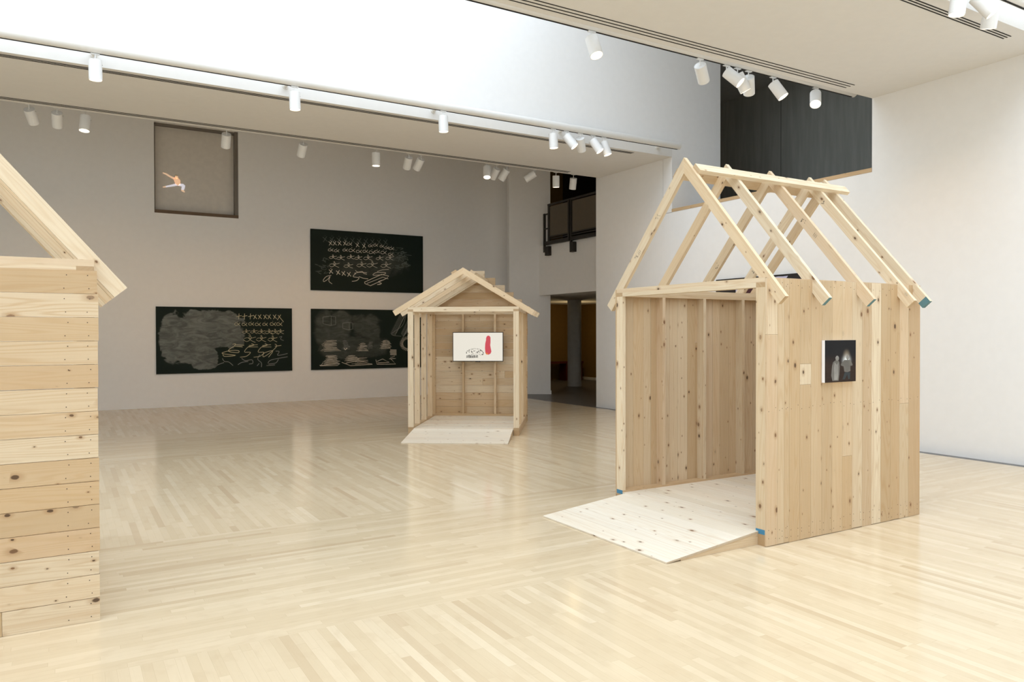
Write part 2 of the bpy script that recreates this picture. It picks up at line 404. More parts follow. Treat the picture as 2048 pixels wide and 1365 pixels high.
# ------------------------------------------------------------------ track lights
CR = V((0.8594, -0.5113, -0.0022)); CU = V((0.0072, 0.0078, 0.99994)); CW = V((0.5111, 0.8594, -0.0105))
def spot_proto(lit):
    """cylinder spotlight built along -Z from the pivot at the origin"""
    r, L_ = 0.076, 0.245
    mb = MB(('fixture',))
    mb.cyl((0, 0, -.006), (0, 0, -.002), r-.004, 32, r2=r-.006); mb.cyl((0, 0, -.004), (0, 0, .006), .016, 16)
    mb.cyl((0, 0, -L_), (0, 0, 0), r, 32, caps=False); mb.cyl((0, 0, -.006), (0, 0, 0), r-.004, 32, caps=False); mb.cyl((0, 0, -.0004), (0, 0, 0), r-.004, 32, caps=False, r2=r); mb.cyl((0, 0, -L_+.02), (0, 0, -L_), r-.005, 32, caps=False)
    mb.cyl((0, 0, -L_), (0, 0, -L_-.0005), r, 32, caps=False, r2=r-.005)
    mb.cyl((r-.02, 0, -.05), (r+.003, 0, -.05), .006, 10, 'dark')
    return mb
protos = {}
def track_light(x, y, a, b, c, lit, label, group, watts=None, aim=None, angle=85):
    key = 'on' if lit else 'off'
    away = V((x, y, 0)).normalized(); rgt = V((away.y, -away.x, 0))
    ax = (rgt*a - V((0, 0, 1))*b + away*c).normalized()
    t = thing('track_light', label, 'spotlight', (x, y, RZ), 0, group)
    if key not in protos:
        bo = spot_proto(lit).build('housing', t)
        mb = MB(('lens' if lit else 'lens_off',)); mb.cyl((0, 0, -.238), (0, 0, -.232), .069, 28); ln = mb.build('lens', t)
        mb = MB(('fixture',)); mb.box((-.05, -.018, -.014), (.05, .018, -.0041)); mb.cyl((0, 0, -.085), (0, 0, -.01), .0075, 10); st = mb.build('stem', t)
        protos[key] = (bo, ln, st)
    else:
        p = protos[key]; bo, ln, st = (o.copy() for o in p)
        for o in (bo, ln, st): COL.objects.link(o); o.parent = t
    q = V((0, 0, -1)).rotation_difference(ax)
    for o in (bo, ln):
        o.rotation_mode = 'QUATERNION'; o.rotation_quaternion = q; o.location = (0, 0, -.085)
    if watts:
        ld = bpy.data.lights.new('spot_beam', 'SPOT'); ld.energy = watts; ld.color = (1.0, 0.57, 0.20)
        ld.spot_size = math.radians(angle); ld.spot_blend = 0.9; ld.shadow_soft_size = 0.05
        lo = bpy.data.objects.new('spot_beam', ld); COL.objects.link(lo); lo.parent = t
        lo.location = V((0, 0, -.085)) + ax*0.235; lo.rotation_mode = 'QUATERNION'; lo.rotation_quaternion = V((0, 0, -1)).rotation_difference(ax)
    return t
GF = 'spotlights hanging from the front rail of the far beam'
for d in [
    (.352, .02, 1, 0, 1, 'leftmost lit spotlight on the front rail of the far beam, pointing straight down', 60),
    (2.821, .03, 1, 0, 1, 'lit spotlight on the far beam, above and between the window and upper chalkboard', 60),
    (5.139, .04, 1, 0, 1, 'lit spotlight on the far beam, straight above the left slope of the middle shed', 115),
    (7.219, .06, 1, 0, 1, 'upright lit spotlight, first of the tight cluster of five at the beam end', 60),
    (7.49, .62, .8, -.1, 1, 'lit spotlight leaning right, second in the cluster of five at the beam end', 30),
    (7.788, .15, .85, .75, 1, 'middle spotlight of the cluster of five, turned away showing its bright round cap', 40),
    (8.061, .52, .8, -.1, 1, 'lit spotlight leaning right, fourth in the cluster of five at the beam end', 8),
    (8.305, .30, .9, -.02, 1, 'last spotlight of the cluster of five, tilted slightly right', 8)]:
    track_light(d[0], YF, d[1], d[2], d[3], d[4], d[5], GF, d[6])
GN = 'spotlights hanging from the rear rail of the near beam'
for d in [
    (5.273, .25, .95, -.3, 1, 'spotlight alone at top centre showing its warm open mouth, on the near beam rail', 40),
    (6.992, .25, .75, .95, 1, 'spotlight with round cap showing, hanging before the grey wall left of the dark opening', 40),
    (7.466, .70, .68, -.1, 1, 'lit spotlight leaning hard right, first of the overlapping trio before the dark opening', 70),
    (7.67, .42, .85, .2, 1, 'middle spotlight of the overlapping trio before the dark opening', None),
    (7.878, .04, .8, .85, 1, 'right spotlight of the overlapping trio, upright with its round cap showing', 40),
    (8.358, .52, .8, -.04, 1, 'single spotlight leaning right in front of the dark concrete wall', 70),
    (9.248, .0, .8, -.62, 1, 'glaring spotlight pointed at the viewer, last on the near beam rail', 25)]:
    track_light(d[0], YN, d[1], d[2], d[3], d[4], d[5], GN, d[6])
GB = 'spotlights hanging behind the far beam'
for d in [
    (-.439, .28, .7, .75, 1, 'spotlight at far left of the back row, turned away to the wall, cap showing', 95),
    (-.075, .03, .75, .8, 1, 'spotlight second from left in the back row, turned to the wall, cap showing', 95),
    (.307, -.08, 1, -.18, 1, 'lit spotlight third from left in the back row, glowing round mouth', 45),
    (2.405, -.07, .8, .7, 1, 'spotlight aimed at the wall, in front of the top right of the window', 95),
    (3.72, -.2, .8, .7, 1, 'spotlight aimed at the wall, alone between window and the glowing downlight', 95),
    (5.09, .0, 1, -.03, 1, 'lit spotlight pointing straight down above the upper chalkboard, back row', 45),
    (5.76, -.2, .8, .7, 1, 'left one of a touching pair of spotlights above the upper chalkboard right edge', 95),
    (6.02, -.45, .8, .65, 1, 'right one of the touching pair above the upper chalkboard right edge, leaning left', 95),
    (7.487, .0, .9, -.35, 1, 'bright spotlight facing the room above the middle shed, back row', 30),
    (7.72, -.45, .8, .6, 1, 'dim spotlight just right of the bright one in the back row', 95),
    (7.96, -.5, .8, .35, 1, 'spotlight leaning left at the right end of the back wall', 95),
    (8.656, -.82, .5, .15, 1, 'spotlight tipped almost level to the left, before the grey return wall', 95),
    (9.197, .0, 1, .10, 1, 'upright white spotlight hanging before the dark balcony, left of two', None),
    (9.662, -.10, .95, .38, 1, 'white spotlight before the dark balcony, right of two, slightly turned', None)]:
    track_light(d[0], YBK, d[1], d[2], d[3], d[4], d[5], GB, d[6])
GU = 'spotlights cut by the top right corner'
for d in [
    (7.702, -.12, 1, -.02, 1, 'left spotlight of the three cut by the top right edge, pointing down', 40),
    (7.99, .62, .8, .1, 1, 'middle spotlight of the three cut by the top right edge, leaning right', 40),
    (8.31, -.15, .9, .25, 1, 'right spotlight of the three cut by the top right edge', None)]:
    track_light(d[0], YU, d[1], d[2], d[3], d[4], d[5], GU, d[6])

# ------------------------------------------------------------------ timber sheds
B2 = .0381; B4 = .089
def member(parent, name, a, b, L, mat='pine', **k):
    mb = MB((mat,)); mb.box(a, b, L, mat=mat, **k); return mb.build(name, parent)
def planks_x(mb, x0, x1, z0, z1, y0, y1, seams, joints={}, mat='pine', jitter=.004):
    """vertical planks in an x-z wall"""
    s = [x0]+[q for q in seams if x0 < q < x1]+[x1]
    for i in range(len(s)-1):
        a, b = s[i]+.0009, s[i+1]-.0009; zs = [z0+R.uniform(0, .006)]+joints.get(i, [])+[z1-R.uniform(0, jitter)]
        for k in range(len(zs)-1):
            mb.box((a, y0+R.uniform(-.0008, .0008), zs[k]+.0008), (b, y1, zs[k+1]-.0008), (0, 0, 1), mat=mat)
def nails(mb, pts, nrm):
    for p in pts:
        p = V(p); n_ = V(nrm); mb.cyl(p, p+n_*.0012, .0028, 6, 'dark')

def shed(label, loc, rz, apex, tip_y, tip_z, side, back, rx, blue, ramp_off=0.0, seams=None, base_visible=True, gable=False, tieh=2.076, back_stud=( -.32, .28)):
    t = thing('timber_shed', label, 'shed', loc, rz, 'open-fronted timber sheds')
    D = 2.0; W = .903; c = .017
    z0, z1, z2, z3 = .089, .127, 2.0, 2.038
    # base frame and bottom plates
    for s_ in (-1, 1):
        member(t, 'base_beam', (0, s_*W, 0), (D, s_*(W-B4), z0-.001), (1, 0, 0))
        member(t, 'bottom_plate', (0, s_*W, z0), (D, s_*(W-B4), z1), (1, 0, 0), end_mats={'-': 'blue'} if blue else None)
        member(t, 'top_plate', (0, s_*W, z2), (D, s_*(W-B4), z3), (1, 0, 0))
        member(t, 'tie_plate', (B4, s_*W, z3), (D-B4, s_*(W-B4), tieh), (1, 0, 0), mat='pine_pale')
        for x in (0, .50, 1.07, 1.64, D-B2):
            if side == 'vertical' and x == .50: x = .512
            member(t, 'stud', (x, s_*W, z1), (x+B2, s_*(W-B4), z2), (0, 0, 1), mat='pine_pale' if x == 0 else 'pine')
    member(t, 'base_beam', (.02, -W+B4, 0), (.02+B2, W-B4, z0-.001), (0, 1, 0))
    member(t, 'base_beam', (D-B4, -W+B4, 0), (D, W-B4, z0-.001), (0, 1, 0))
    member(t, 'header', (0, -W+B4, z2), (B4, W-B4, z3), (0, 1, 0), mat='pine_pale', tone=.1)
    member(t, 'tie_plate', (0, -W, z3), (B4, W, tieh), (0, 1, 0), mat='pine_pale', tone=.15)
    member(t, 'tie_plate', (D-B4, -W, z3), (D, W, tieh), (0, 1, 0), mat='pine_pale')
    member(t, 'header', (D-B4, -W+B4, z2), (D, W-B4, z3), (0, 1, 0))
    member(t, 'bottom_plate', (D-B4, -W+B4, .109), (D, W-B4, .109+B2), (0, 1, 0))
    for yb in back_stud:
        member(t, 'stud', (D-B4, yb-B2/2, .109+B2), (D, yb+B2/2, z2), (0, 0, 1))
    # deck: planks across the shed
    mb = MB(('pine_deck',)); x = 0.0
    while x < D-.01:
        wd = .131; mb.box((x+.0006, -W+B4, z0), (min(D, x+wd)-.0006, W-B4, z0+.019), (0, 1, 0), mat='pine_deck'); x += wd
    mb.build('deck', t)
    # side cladding
    if side == 'vertical':
        for s_ in (-1, 1):
            mb = MB(('pine',))
            if s_ < 0:
                sm = seams; jo = {0: [1.635], 4: [1.235, 1.40], 8: [.62], 14: [1.02]}
            else:
                sm = []; q = 0
                while q < 2.0: q += R.choice((.095, .11, .135, .14)); sm.append(q)
                jo = {9: [1.55]}
            planks_x(mb, 0, D+.015, .0, 2.072, s_*W, s_*(W+c), sm, jo)
            if s_ < 0:
                pts = []
                for xx in (.018, .53, 1.09, 1.66, 1.98):
                    pass
                e = [0]+[q for q in seams if 0 < q < D]+[D]
                for i in range(len(e)-1):
                    for zz in (.05, .11, 2.02, 1.06):
                        if e[i+1]-e[i] > .05:
                            pts += [(e[i]+.022, -W-c, zz+R.uniform(-.02, .02)), (e[i+1]-.022, -W-c, zz+R.uniform(-.02, .02))]
                nails(mb, pts, (0, -1, 0))
            mb.build('side_cladding', t)
    # back cladding
    mb = MB(('pine',))
    if back == 'vertical':
        y = -W
        while y < W-.01:
            wd = R.choice((.10, .13, .14)); e = min(W, y+wd); mb.box((D, y+.0009, 0), (D+c, e-.0009, 2.072), (0, 0, 1)); y = e
    else:
        hh = .1342; n = 15
        for k in range(n):
            a, b = k*hh, (k+1)*hh; js = [-W-c*.0-.017, W+.017]
            if R.random() < .6 and side != 'none2': js.insert(1, R.uniform(-.5, .5))
            for i in range(len(js)-1):
                mb.box((D, js[i]+(R.uniform(-.003, .003) if i == 0 else .0008), a+R.uniform(.0008, .0026)), (D+c, js[i+1]+(R.uniform(-.004, .004) if i == len(js)-2 else -.0008), b-R.uniform(.0004, .0014)), (0, 1, 0))
            nails(mb, [(D+c, yy+R.uniform(-.01, .01), a+zz) for yy in (-W+.03, -W+.14, W-.14, W-.03) for zz in (.03, .105)], (1, 0, 0))
        if gable:
            for k, hw in enumerate((.97, .82, .66, .50, .32, .12)):
                a, b = (n+k)*hh, (n+1+k)*hh
                mb.box((D, -hw, a+.0012), (D+c, hw+.02, b-.0008), (0, 1, 0))
    mb.build('back_cladding', t)
    # rafters
    sl = (apex-tip_z)/tip_y; ang = math.atan(sl)
    for xr in rx:
        for s_ in (-1, 1):
            dn = V((0, s_*math.cos(ang), -math.sin(ang))); nb = V((0, -s_*math.sin(ang), -math.cos(ang)))
            A = V((xr, 0, apex)); T = V((xr, s_*tip_y, tip_z)); Tb = T+nb*B4
            Ab = V((xr, 0, apex-B4/math.cos(ang)))
            em = None
            key = (rx.index(xr), s_)
            if key in blue_ends.get(id(blue), blue if isinstance(blue, dict) else {}): em = {'+': (blue if isinstance(blue, dict) else {})[key]}
            mb = MB(('pine_pale',)); mb.prism([A, T, Tb, Ab], (B2, 0, 0), dn, mat='pine_pale', end_mats=em)
            if xr == rx[-1] and s_ == -1 and isinstance(blue, dict) and blue.get('band'):
                mb.prism([T-dn*.055-V((.001, 0, 0)), T-V((.001, 0, 0)), Tb-V((.001, 0, 0)), Tb-dn*.055-V((.001, 0, 0))], (.001, 0, 0), dn, mat='teal')
            rf = mb.build('rafter', t)
            mk = isinstance(blue, dict) and blue.get('marks', {}).get(key)
            if mk:
                mb = MB(('pencil',)); n_ = V((-1, 0, 0))
                for u_, v_, kind in mk:
                    base = A+dn*u_+nb*v_+V((-.0012, 0, 0))
                    if kind == 'tally':
                        for q in range(3): mb.ribbon([base+dn*(q*.016), base+dn*(q*.016+.004)+nb*.035], .003, n_, 'pencil')
                    else:
                        for q in range(7):
                            p = base+dn*R.uniform(0, .05)+nb*R.uniform(0, .04); mb.ribbon([p, p+dn*R.uniform(-.012, .012)+nb*R.uniform(.004, .014), p+dn*R.uniform(-.015, .015)], .003, n_, 'pencil')
                mb.build('pencil_mark', rf)
    # two boards laid along the ridge on top of the rafters
    for s_ in (-1, 1):
        dn = V((0, s_*math.cos(ang), -math.sin(ang))); up = V((0, s_*math.sin(ang), math.cos(ang)))
        P0 = V((rx[0]+.028, 0, apex))+dn*.125; P1 = P0+dn*B4
        mb = MB(('pine_pale',)); mb.prism([P0, P1, P1+up*B2, P0+up*B2], (2.03 if isinstance(blue, dict) else 1.9, 0, 0), (1, 0, 0), mat='pine_pale'); mb.build('ridge_board', t)
    # ramp
    mb = MB(('pine_deck',)); RL = .945; rw = .805
    zt = .108; n = 5
    for k in range(n):
        a, b = -RL+RL*k/n, -RL+RL*(k+1)/n
        za, zb = .012+(zt-.012)*k/n, .012+(zt-.012)*(k+1)/n
        th = .016
        mb.prism([(a+.0006, -rw+ramp_off, za), (b-.0006, -rw+ramp_off, zb), (b-.0006, -rw+ramp_off, zb-th if k else max(zb-th, 0.002)), (a+.0006, -rw+ramp_off, max(.001, za-th))], (0, 2*rw, 0), (0, 1, 0), mat='pine_deck', tone=R.uniform(0, .5))
    rp = mb.build('ramp', t)
    for yy in (-rw+ramp_off+.004, ramp_off-B2/2, rw+ramp_off-B2-.004):
        mb = MB(('pine',)); mb.prism([(-RL+.14, yy, .001), (-.001, yy, .001), (-.001, yy, zt-.018), (-RL+.14, yy, .0105)], (0, B2, 0), (1, 0, 0), mat='pine'); mb.build('ramp_stringer', rp)
    return t
blue_ends = {}
AX, AY = 4.62, 4.87
seamsA = [q-AX for q in (4.742, 4.818, 4.877, 5.003, 5.137, 5.271, 5.401, 5.531, 5.661, 5.797, 5.924, 6.057, 6.193, 6.326, 6.461)]
blA = {(1, -1): 'teal', (2, -1): 'teal', (4, -1): 'teal', 'band': True,
       'marks': {(0, 1): [(.55, .03, 'x'), (.95, .04, 'tally'), (1.0, .03, 'x')], (2, 1): [(1.28, .03, 'tally'), (1.05, .03, 'x')],
                 (3, 1): [(1.1, .03, 'x')], (3, -1): [(.3, .03, 'x')], (2, -1): [(.62, .02, 'x'), (.82, .03, 'tally')], (4, 1): [(.75, .03, 'x')]}}
shed('large steep-roofed shed at right with vertical board walls and open rafters', (AX, AY, 0), 0, 3.176, 1.076, 1.923,
     'vertical', 'vertical', [.02, .53, 1.10, 1.67, 1.90], blA, -.035, seamsA)
PHI = .954
shed('small low-roofed shed in the middle, open stud sides, television inside', (5.517, 10.818, 0), PHI, 2.712, 1.158, 2.012,
     'none', 'horizontal', [.02, .53, 1.10, 1.67, 1.90], None, 0.0, gable=True)
shed('shed cut by the left edge, its horizontal board back wall facing the viewer', (-.755, 6.942, 0), -math.pi/2, 3.176, 1.076, 1.923,
     'none', 'horizontal', [.02, .25, .82, 1.67, 1.92], None, 0.0)

# ------------------------------------------------------------------ things on the sheds
cB, sB = math.cos(PHI), math.sin(PHI)
def Bw(a, b, z): return (5.517+a*cB-b*sB, 10.818+a*sB+b*cB, z)
def stroke(mb, pts, w, mat, fn, lift): mb.ribbon([fn(*p) for p in pts], w, fn.n, mat, lift)
class Plane:
    def __init__(s, o, ex, ez, n): s.o, s.ex, s.ez, s.n = V(o), V(ex), V(ez), V(n)
    def __call__(s, a, b): return s.o+s.ex*a+s.ez*b
# television, built facing local -x, y to the left
tv = thing('television', 'flat television showing a red blob and black scribbles, inside the middle shed', 'television', Bw(1.845, -.009, 1.124), PHI)
TW, TH = .472, .545
mb = MB(('black',)); mb.box((0, -TW, 0), (.035, TW, TH)); 
for a, b in (((-.006, -TW, 0), (0, TW, .013)), ((-.006, -TW, TH-.011), (0, TW, TH)), ((-.006, -TW, .013), (0, -TW+.011, TH-.011)), ((-.006, TW-.011, .013), (0, TW, TH-.011))): mb.box(a, b)
mb.box((-.006, -.045, -.010), (.0, .045, .0)); mb.build('bezel', tv)
mb = MB(('black',)); mb.box((.035, -.15, .15), (.064, .15, .4)); mb.box((.035, -.34, .25), (.064, .30, .30)); mb.build('wall_bracket', tv)
mb = MB(('screen',)); mb.box((-.003, -TW+.011, .013), (0, TW-.011, TH-.011))
pl = Plane((-.0036, TW, TH), (0, -1, 0), (0, 0, -1), (-1, 0, 0))
def sp(x, y): return (((x-92)/1725*2*TW), (y-172)/998*TH)      # picture plan -> metres
blob = [(1310, 290), (1350, 300), (1385, 350), (1385, 520), (1375, 620), (1395, 730), (1415, 830), (1385, 900), (1320, 938), (1240, 930), (1210, 880), (1195, 720), (1205, 560), (1235, 430), (1230, 400), (1250, 330), (1280, 298)]
mb.poly([pl(*sp(*p)) for p in blob], 'screen_red')
pl2 = Plane((-.0040, TW, TH), (0, -1, 0), (0, 0, -1), (-1, 0, 0))
mb.poly([pl2(*sp(*p)) for p in [(1215, 870), (1260, 868), (1305, 900), (1290, 935), (1240, 930)]], 'screen_orange')
rr = random.Random(3)
def sc(x, y, k=1.0, w=.0075):
    n_ = rr.choice((2, 3, 3)); pts = [(x, y)]
    for _ in range(n_): pts.append((x+rr.uniform(-26, 26)*k, y+rr.uniform(-30, 30)*k))
    mb.ribbon([pl(*sp(*p)) for p in pts], w, pl.n, 'screen_ink')
for a in range(22):
    th = math.pi*(1-a/21); sc(850+290*math.cos(th)*-1*-1, 900-165*math.sin(th), .7)
for x in range(575, 940, 26):
    mb.ribbon([pl(*sp(x+rr.uniform(-8, 8), 955+rr.uniform(-10, 10))), pl(*sp(x+rr.uniform(-8, 8), 1045+rr.uniform(-12, 8)))], .009, pl.n, 'screen_ink')
for _ in range(34): sc(rr.uniform(630, 1150), rr.uniform(800, 960), .8)
for p in ((735, 820), (1040, 795), (1120, 930), (1050, 950), (770, 1020)): sc(p[0], p[1], .5, .012)
mb.build('screen', tv)

# photograph on the right shed's wall
ph = thing('mounted_photograph', 'dark photograph of two pale figures with a flash glare, hung on the right shed', 'photograph', (5.264, 3.947, 1.243))
PW, PH, PT = .402, .343, .026
mb = MB(('trouser',)); mb.box((0, -PT, 0), (PW, 0, PH), (1, 0, 0), mat='trouser'); mb.build('panel', ph)
def photo_mat():
    m, nt, b = new_mat('night_photo'); g = G(nt)
    uv = g.n('ShaderNodeTexCoord').outputs['Object']; x, y, z = g.sep(uv)
    dx = g.math('DIVIDE', g.math('SUBTRACT', x, .28), .10); dz = g.math('DIVIDE', g.math('SUBTRACT', z, .175), .085)
    r_ = g.math('SQRT', g.math('ADD', g.math('MULTIPLY', dx, dx), g.math('MULTIPLY', dz, dz)))
    gl = g.math('POWER', g.step(r_, 1.0, 0.0), 2.2)
    ground = g.step(z, .25, .12)
    bark = g.noise(g.comb(g.math('MULTIPLY', x, 30.0), 0.0, g.math('MULTIPLY', z, 60.0)), 1.0, 3.0)
    c = g.mix(ground, (0.014, 0.014, 0.016), g.mix(bark, (0.022, 0.014, 0.011), (0.05, 0.032, 0.024)))
    halo = g.math('MULTIPLY', g.step(g.math('SQRT', g.math('ADD', g.math('POWER', g.math('DIVIDE', g.math('SUBTRACT', x, .28), .06), 2.0), g.math('POWER', g.math('DIVIDE', g.math('SUBTRACT', z, .22), .06), 2.0))), 1.0, 0.0), .5)
    c = g.mix(halo, c, (0.42, 0.34, 0.24))
    c = g.mix(gl, c, (0.88, 0.92, 0.93))
    g.put(b.inputs['Base Color'], c); b.inputs['Roughness'].default_value = .6; b.inputs['Specular IOR Level'].default_value = .12
    return m
M['night'] = photo_mat(); M['fig'] = plain('photo_figure', (.17, .16, .145), .7, spec=.1, var=.15); M['fig2'] = plain('photo_figure_light', (.29, .28, .26), .7, spec=.1, var=.15); M['fig3'] = plain('photo_jeans', (.05, .058, .062), .7, spec=.1)
mb = MB(('night',)); mb.box((.004, -PT-.0008, 0), (PW, -PT, PH), (1, 0, 0), mat='night')
# picture plan: zoom x 190..990 -> 0..PW ; y 130..1190 -> PH..0
def pp(x, y, l=0.0): return V(((x-190)/800*PW, -PT-.0012-l, PH-(y-135)/1030*PH*.97))
def fig(pts, m, l=0.0): mb.poly([pp(x, y, l) for x, y in pts], m)
fig([(385, 1160), (355, 1020), (375, 780), (400, 690), (440, 655), (470, 640), (530, 640), (560, 690), (572, 800), (560, 1000), (540, 1160)], 'fig')
fig([(430, 1140), (425, 800), (440, 690), (500, 760), (535, 690), (530, 1000), (515, 1140)], 'fig2', .0003)
fig([(470, 640), (458, 580), (480, 535), (515, 525), (545, 560), (550, 610), (530, 645), (500, 655)], 'fig2', .0003)
for a in ((478, 600, 490, 606), (515, 590, 530, 596), (490, 632, 520, 628)): fig([(a[0], a[1]), (a[2], a[1]), (a[2], a[3]), (a[0], a[3])], 'black', .0006)
fig([(690, 940), (670, 800), (600, 780), (600, 740), (690, 640), (740, 640), (840, 640), (905, 760), (890, 795), (845, 790), (845, 930), (770, 955)], 'fig')
fig([(735, 590), (740, 530), (770, 510), (805, 530), (810, 600), (780, 640), (755, 635)], 'fig2', .0003)
fig([(700, 955), (845, 955), (835, 1130), (790, 1140), (765, 1010), (700, 1140), (640, 1135)], 'fig3')
mb.build('print', ph)

# wall-mounted screen on the right wall, only its top shows above the shed
mo = thing('wall_screen', 'black wide screen on the white right wall, mostly hidden behind the right shed', 'screen', (XR-.002, 8.80, 1.45))
mb = MB(('black',)); mb.box((-.05, -1.0, 0), (0, 1.0, 1.154)); mb.build('casing', mo)
mb = MB(('screen_dark',)); mb.box((-.052, -.98, .02), (-.05, .98, 1.134))
pm = Plane((-.0535, 0, 0), (0, 1, 0), (0, 0, 1), (-1, 0, 0))
for pts, m_ in (([(-.38, .98), (-.36, 1.06), (-.33, 1.08), (-.30, 1.12), (-.38, 1.125), (-.48, 1.12), (-.58, 1.125), (-.55, 1.09), (-.50, 1.07), (-.52, .96)], 'screen_lilac'),
                ([(.43, .80), (.53, .80), (.53, .97), (.43, .97)], 'screen_lilac'), ([(-.90, .9), (-.6, .93), (-.62, 1.08), (-.9, 1.06)], 'screen_wine'),
                ([(.15, .6), (.4, .6), (.4, .95), (.15, .95)], 'screen_wine')):
    mb.poly([pm(*p) for p in pts], m_)
mb.build('screen', mo)

# ------------------------------------------------------------------ chalkboards
def chalkboard(label, x0, z0, spots, draw):
    t = thing('chalkboard', label, 'chalkboard', (x0, YB, z0), 0, 'black chalkboards on the back wall')
    key = 'cb%d' % len(M); M[key] = chalk_board_mat('chalkboard_'+key, spots)
    mb = MB((key,))
    mb.box((0, -.042, 0), (2.995, -.012, 1.508), (1, 0, 0), mat=key); mb.box((.3, -.012, .3), (2.7, -.002, .34), (1, 0, 0), mat=key)
    for f in mb.bm.faces:
        for lp in f.loops: lp[mb.uv].uv = (lp.vert.co.x, lp.vert.co.z)
    mb.build('board', t)
    mb = MB(('chalk',)); P_ = Plane((0, -.0435, 0), (1, 0, 0), (0, 0, 1), (0, -1, 0)); draw(mb, P_); mb.build('chalk_drawing', t)
rc = random.Random(11)
def curve(pts, n=5):
    out = []; P = [V((*p, 0)) for p in pts]
    if len(P) < 3: return pts
    for i in range(len(P)-1):
        p0, p1, p2, p3 = P[max(i-1, 0)], P[i], P[i+1], P[min(i+2, len(P)-1)]
        for k in range(n):
            t = k/n; q = .5*((2*p1)+(p2-p0)*t+(2*p0-5*p1+4*p2-p3)*t*t+(3*p1-p0-3*p2+p3)*t**3); out.append((q.x, q.y))
    out.append(pts[-1]); return out
cnt = [0]
def mkdraw(mapf):
    def line(mb, P_, pts, w=.014, m='chalk', smooth=True, l=0):
        q = [mapf(*p) for p in pts]
        if smooth: q = curve(q)
        cnt[0] += 1
        mb.ribbon([P_(*p) for p in q], w, P_.n, m, (cnt[0] % 7)*.00006)
    def X(mb, P_, x, y, s=18, m='chalk', dot=True, w=.013):
        line(mb, P_, [(x-s*.6, y+s), (x+s*.6, y-s)], w, m, False); line(mb, P_, [(x-s*.8, y-s*.8), (x+s*.9, y+s*.9)], w, m, False)
        if dot: line(mb, P_, [(x-2, y-s*1.35), (x+2, y-s*1.3)], w*1.1, m, False)
    def alpha(mb, P_, x, y, s=22, m='chalk', w=.012):
        x += rc.uniform(-4, 4); y += rc.uniform(-4, 4); s *= rc.uniform(.8, 1.1); w *= .85
        line(mb, P_, [(x+s*1.1, y-s*.55), (x+s*.2, y+s*.35), (x-s*.7, y+s*.5), (x-s, y), (x-s*.5, y-s*.45), (x+s*.2, y-s*.1), (x+s*1.1, y+s*.7)], w, m)
        line(mb, P_, [(x-2, y-s*.9), (x+3, y-s*.85)], w*1.2, m, False)
    def bird(mb, P_, x, y, s=26, m='chalk', w=.012):
        x += rc.uniform(-5, 5); y += rc.uniform(-4, 4); s *= rc.uniform(.82, 1.05); w *= .8
        line(mb, P_, [(x-s*1.3, y+s*.1), (x-s*.6, y+s*.5), (x+s*.1, y+s*.2), (x+s*.5, y-s*.4), (x+s*.1, y-s*.6), (x, y-s*.2), (x+s*.8, y-s*.3), (x+s*1.5, y-s*.5)], w, m)
        line(mb, P_, [(x-s*1.1, y-s*.15), (x-s*.3, y-s*.3), (x+s*.5, y+s*.3), (x+s*1.4, y+s*.7)], w, m)
        line(mb, P_, [(x-s*.1, y-s*.8), (x+s*.2, y-s*.95), (x+s*.3, y-s*.7)], w, m)
    return line, X, alpha, bird
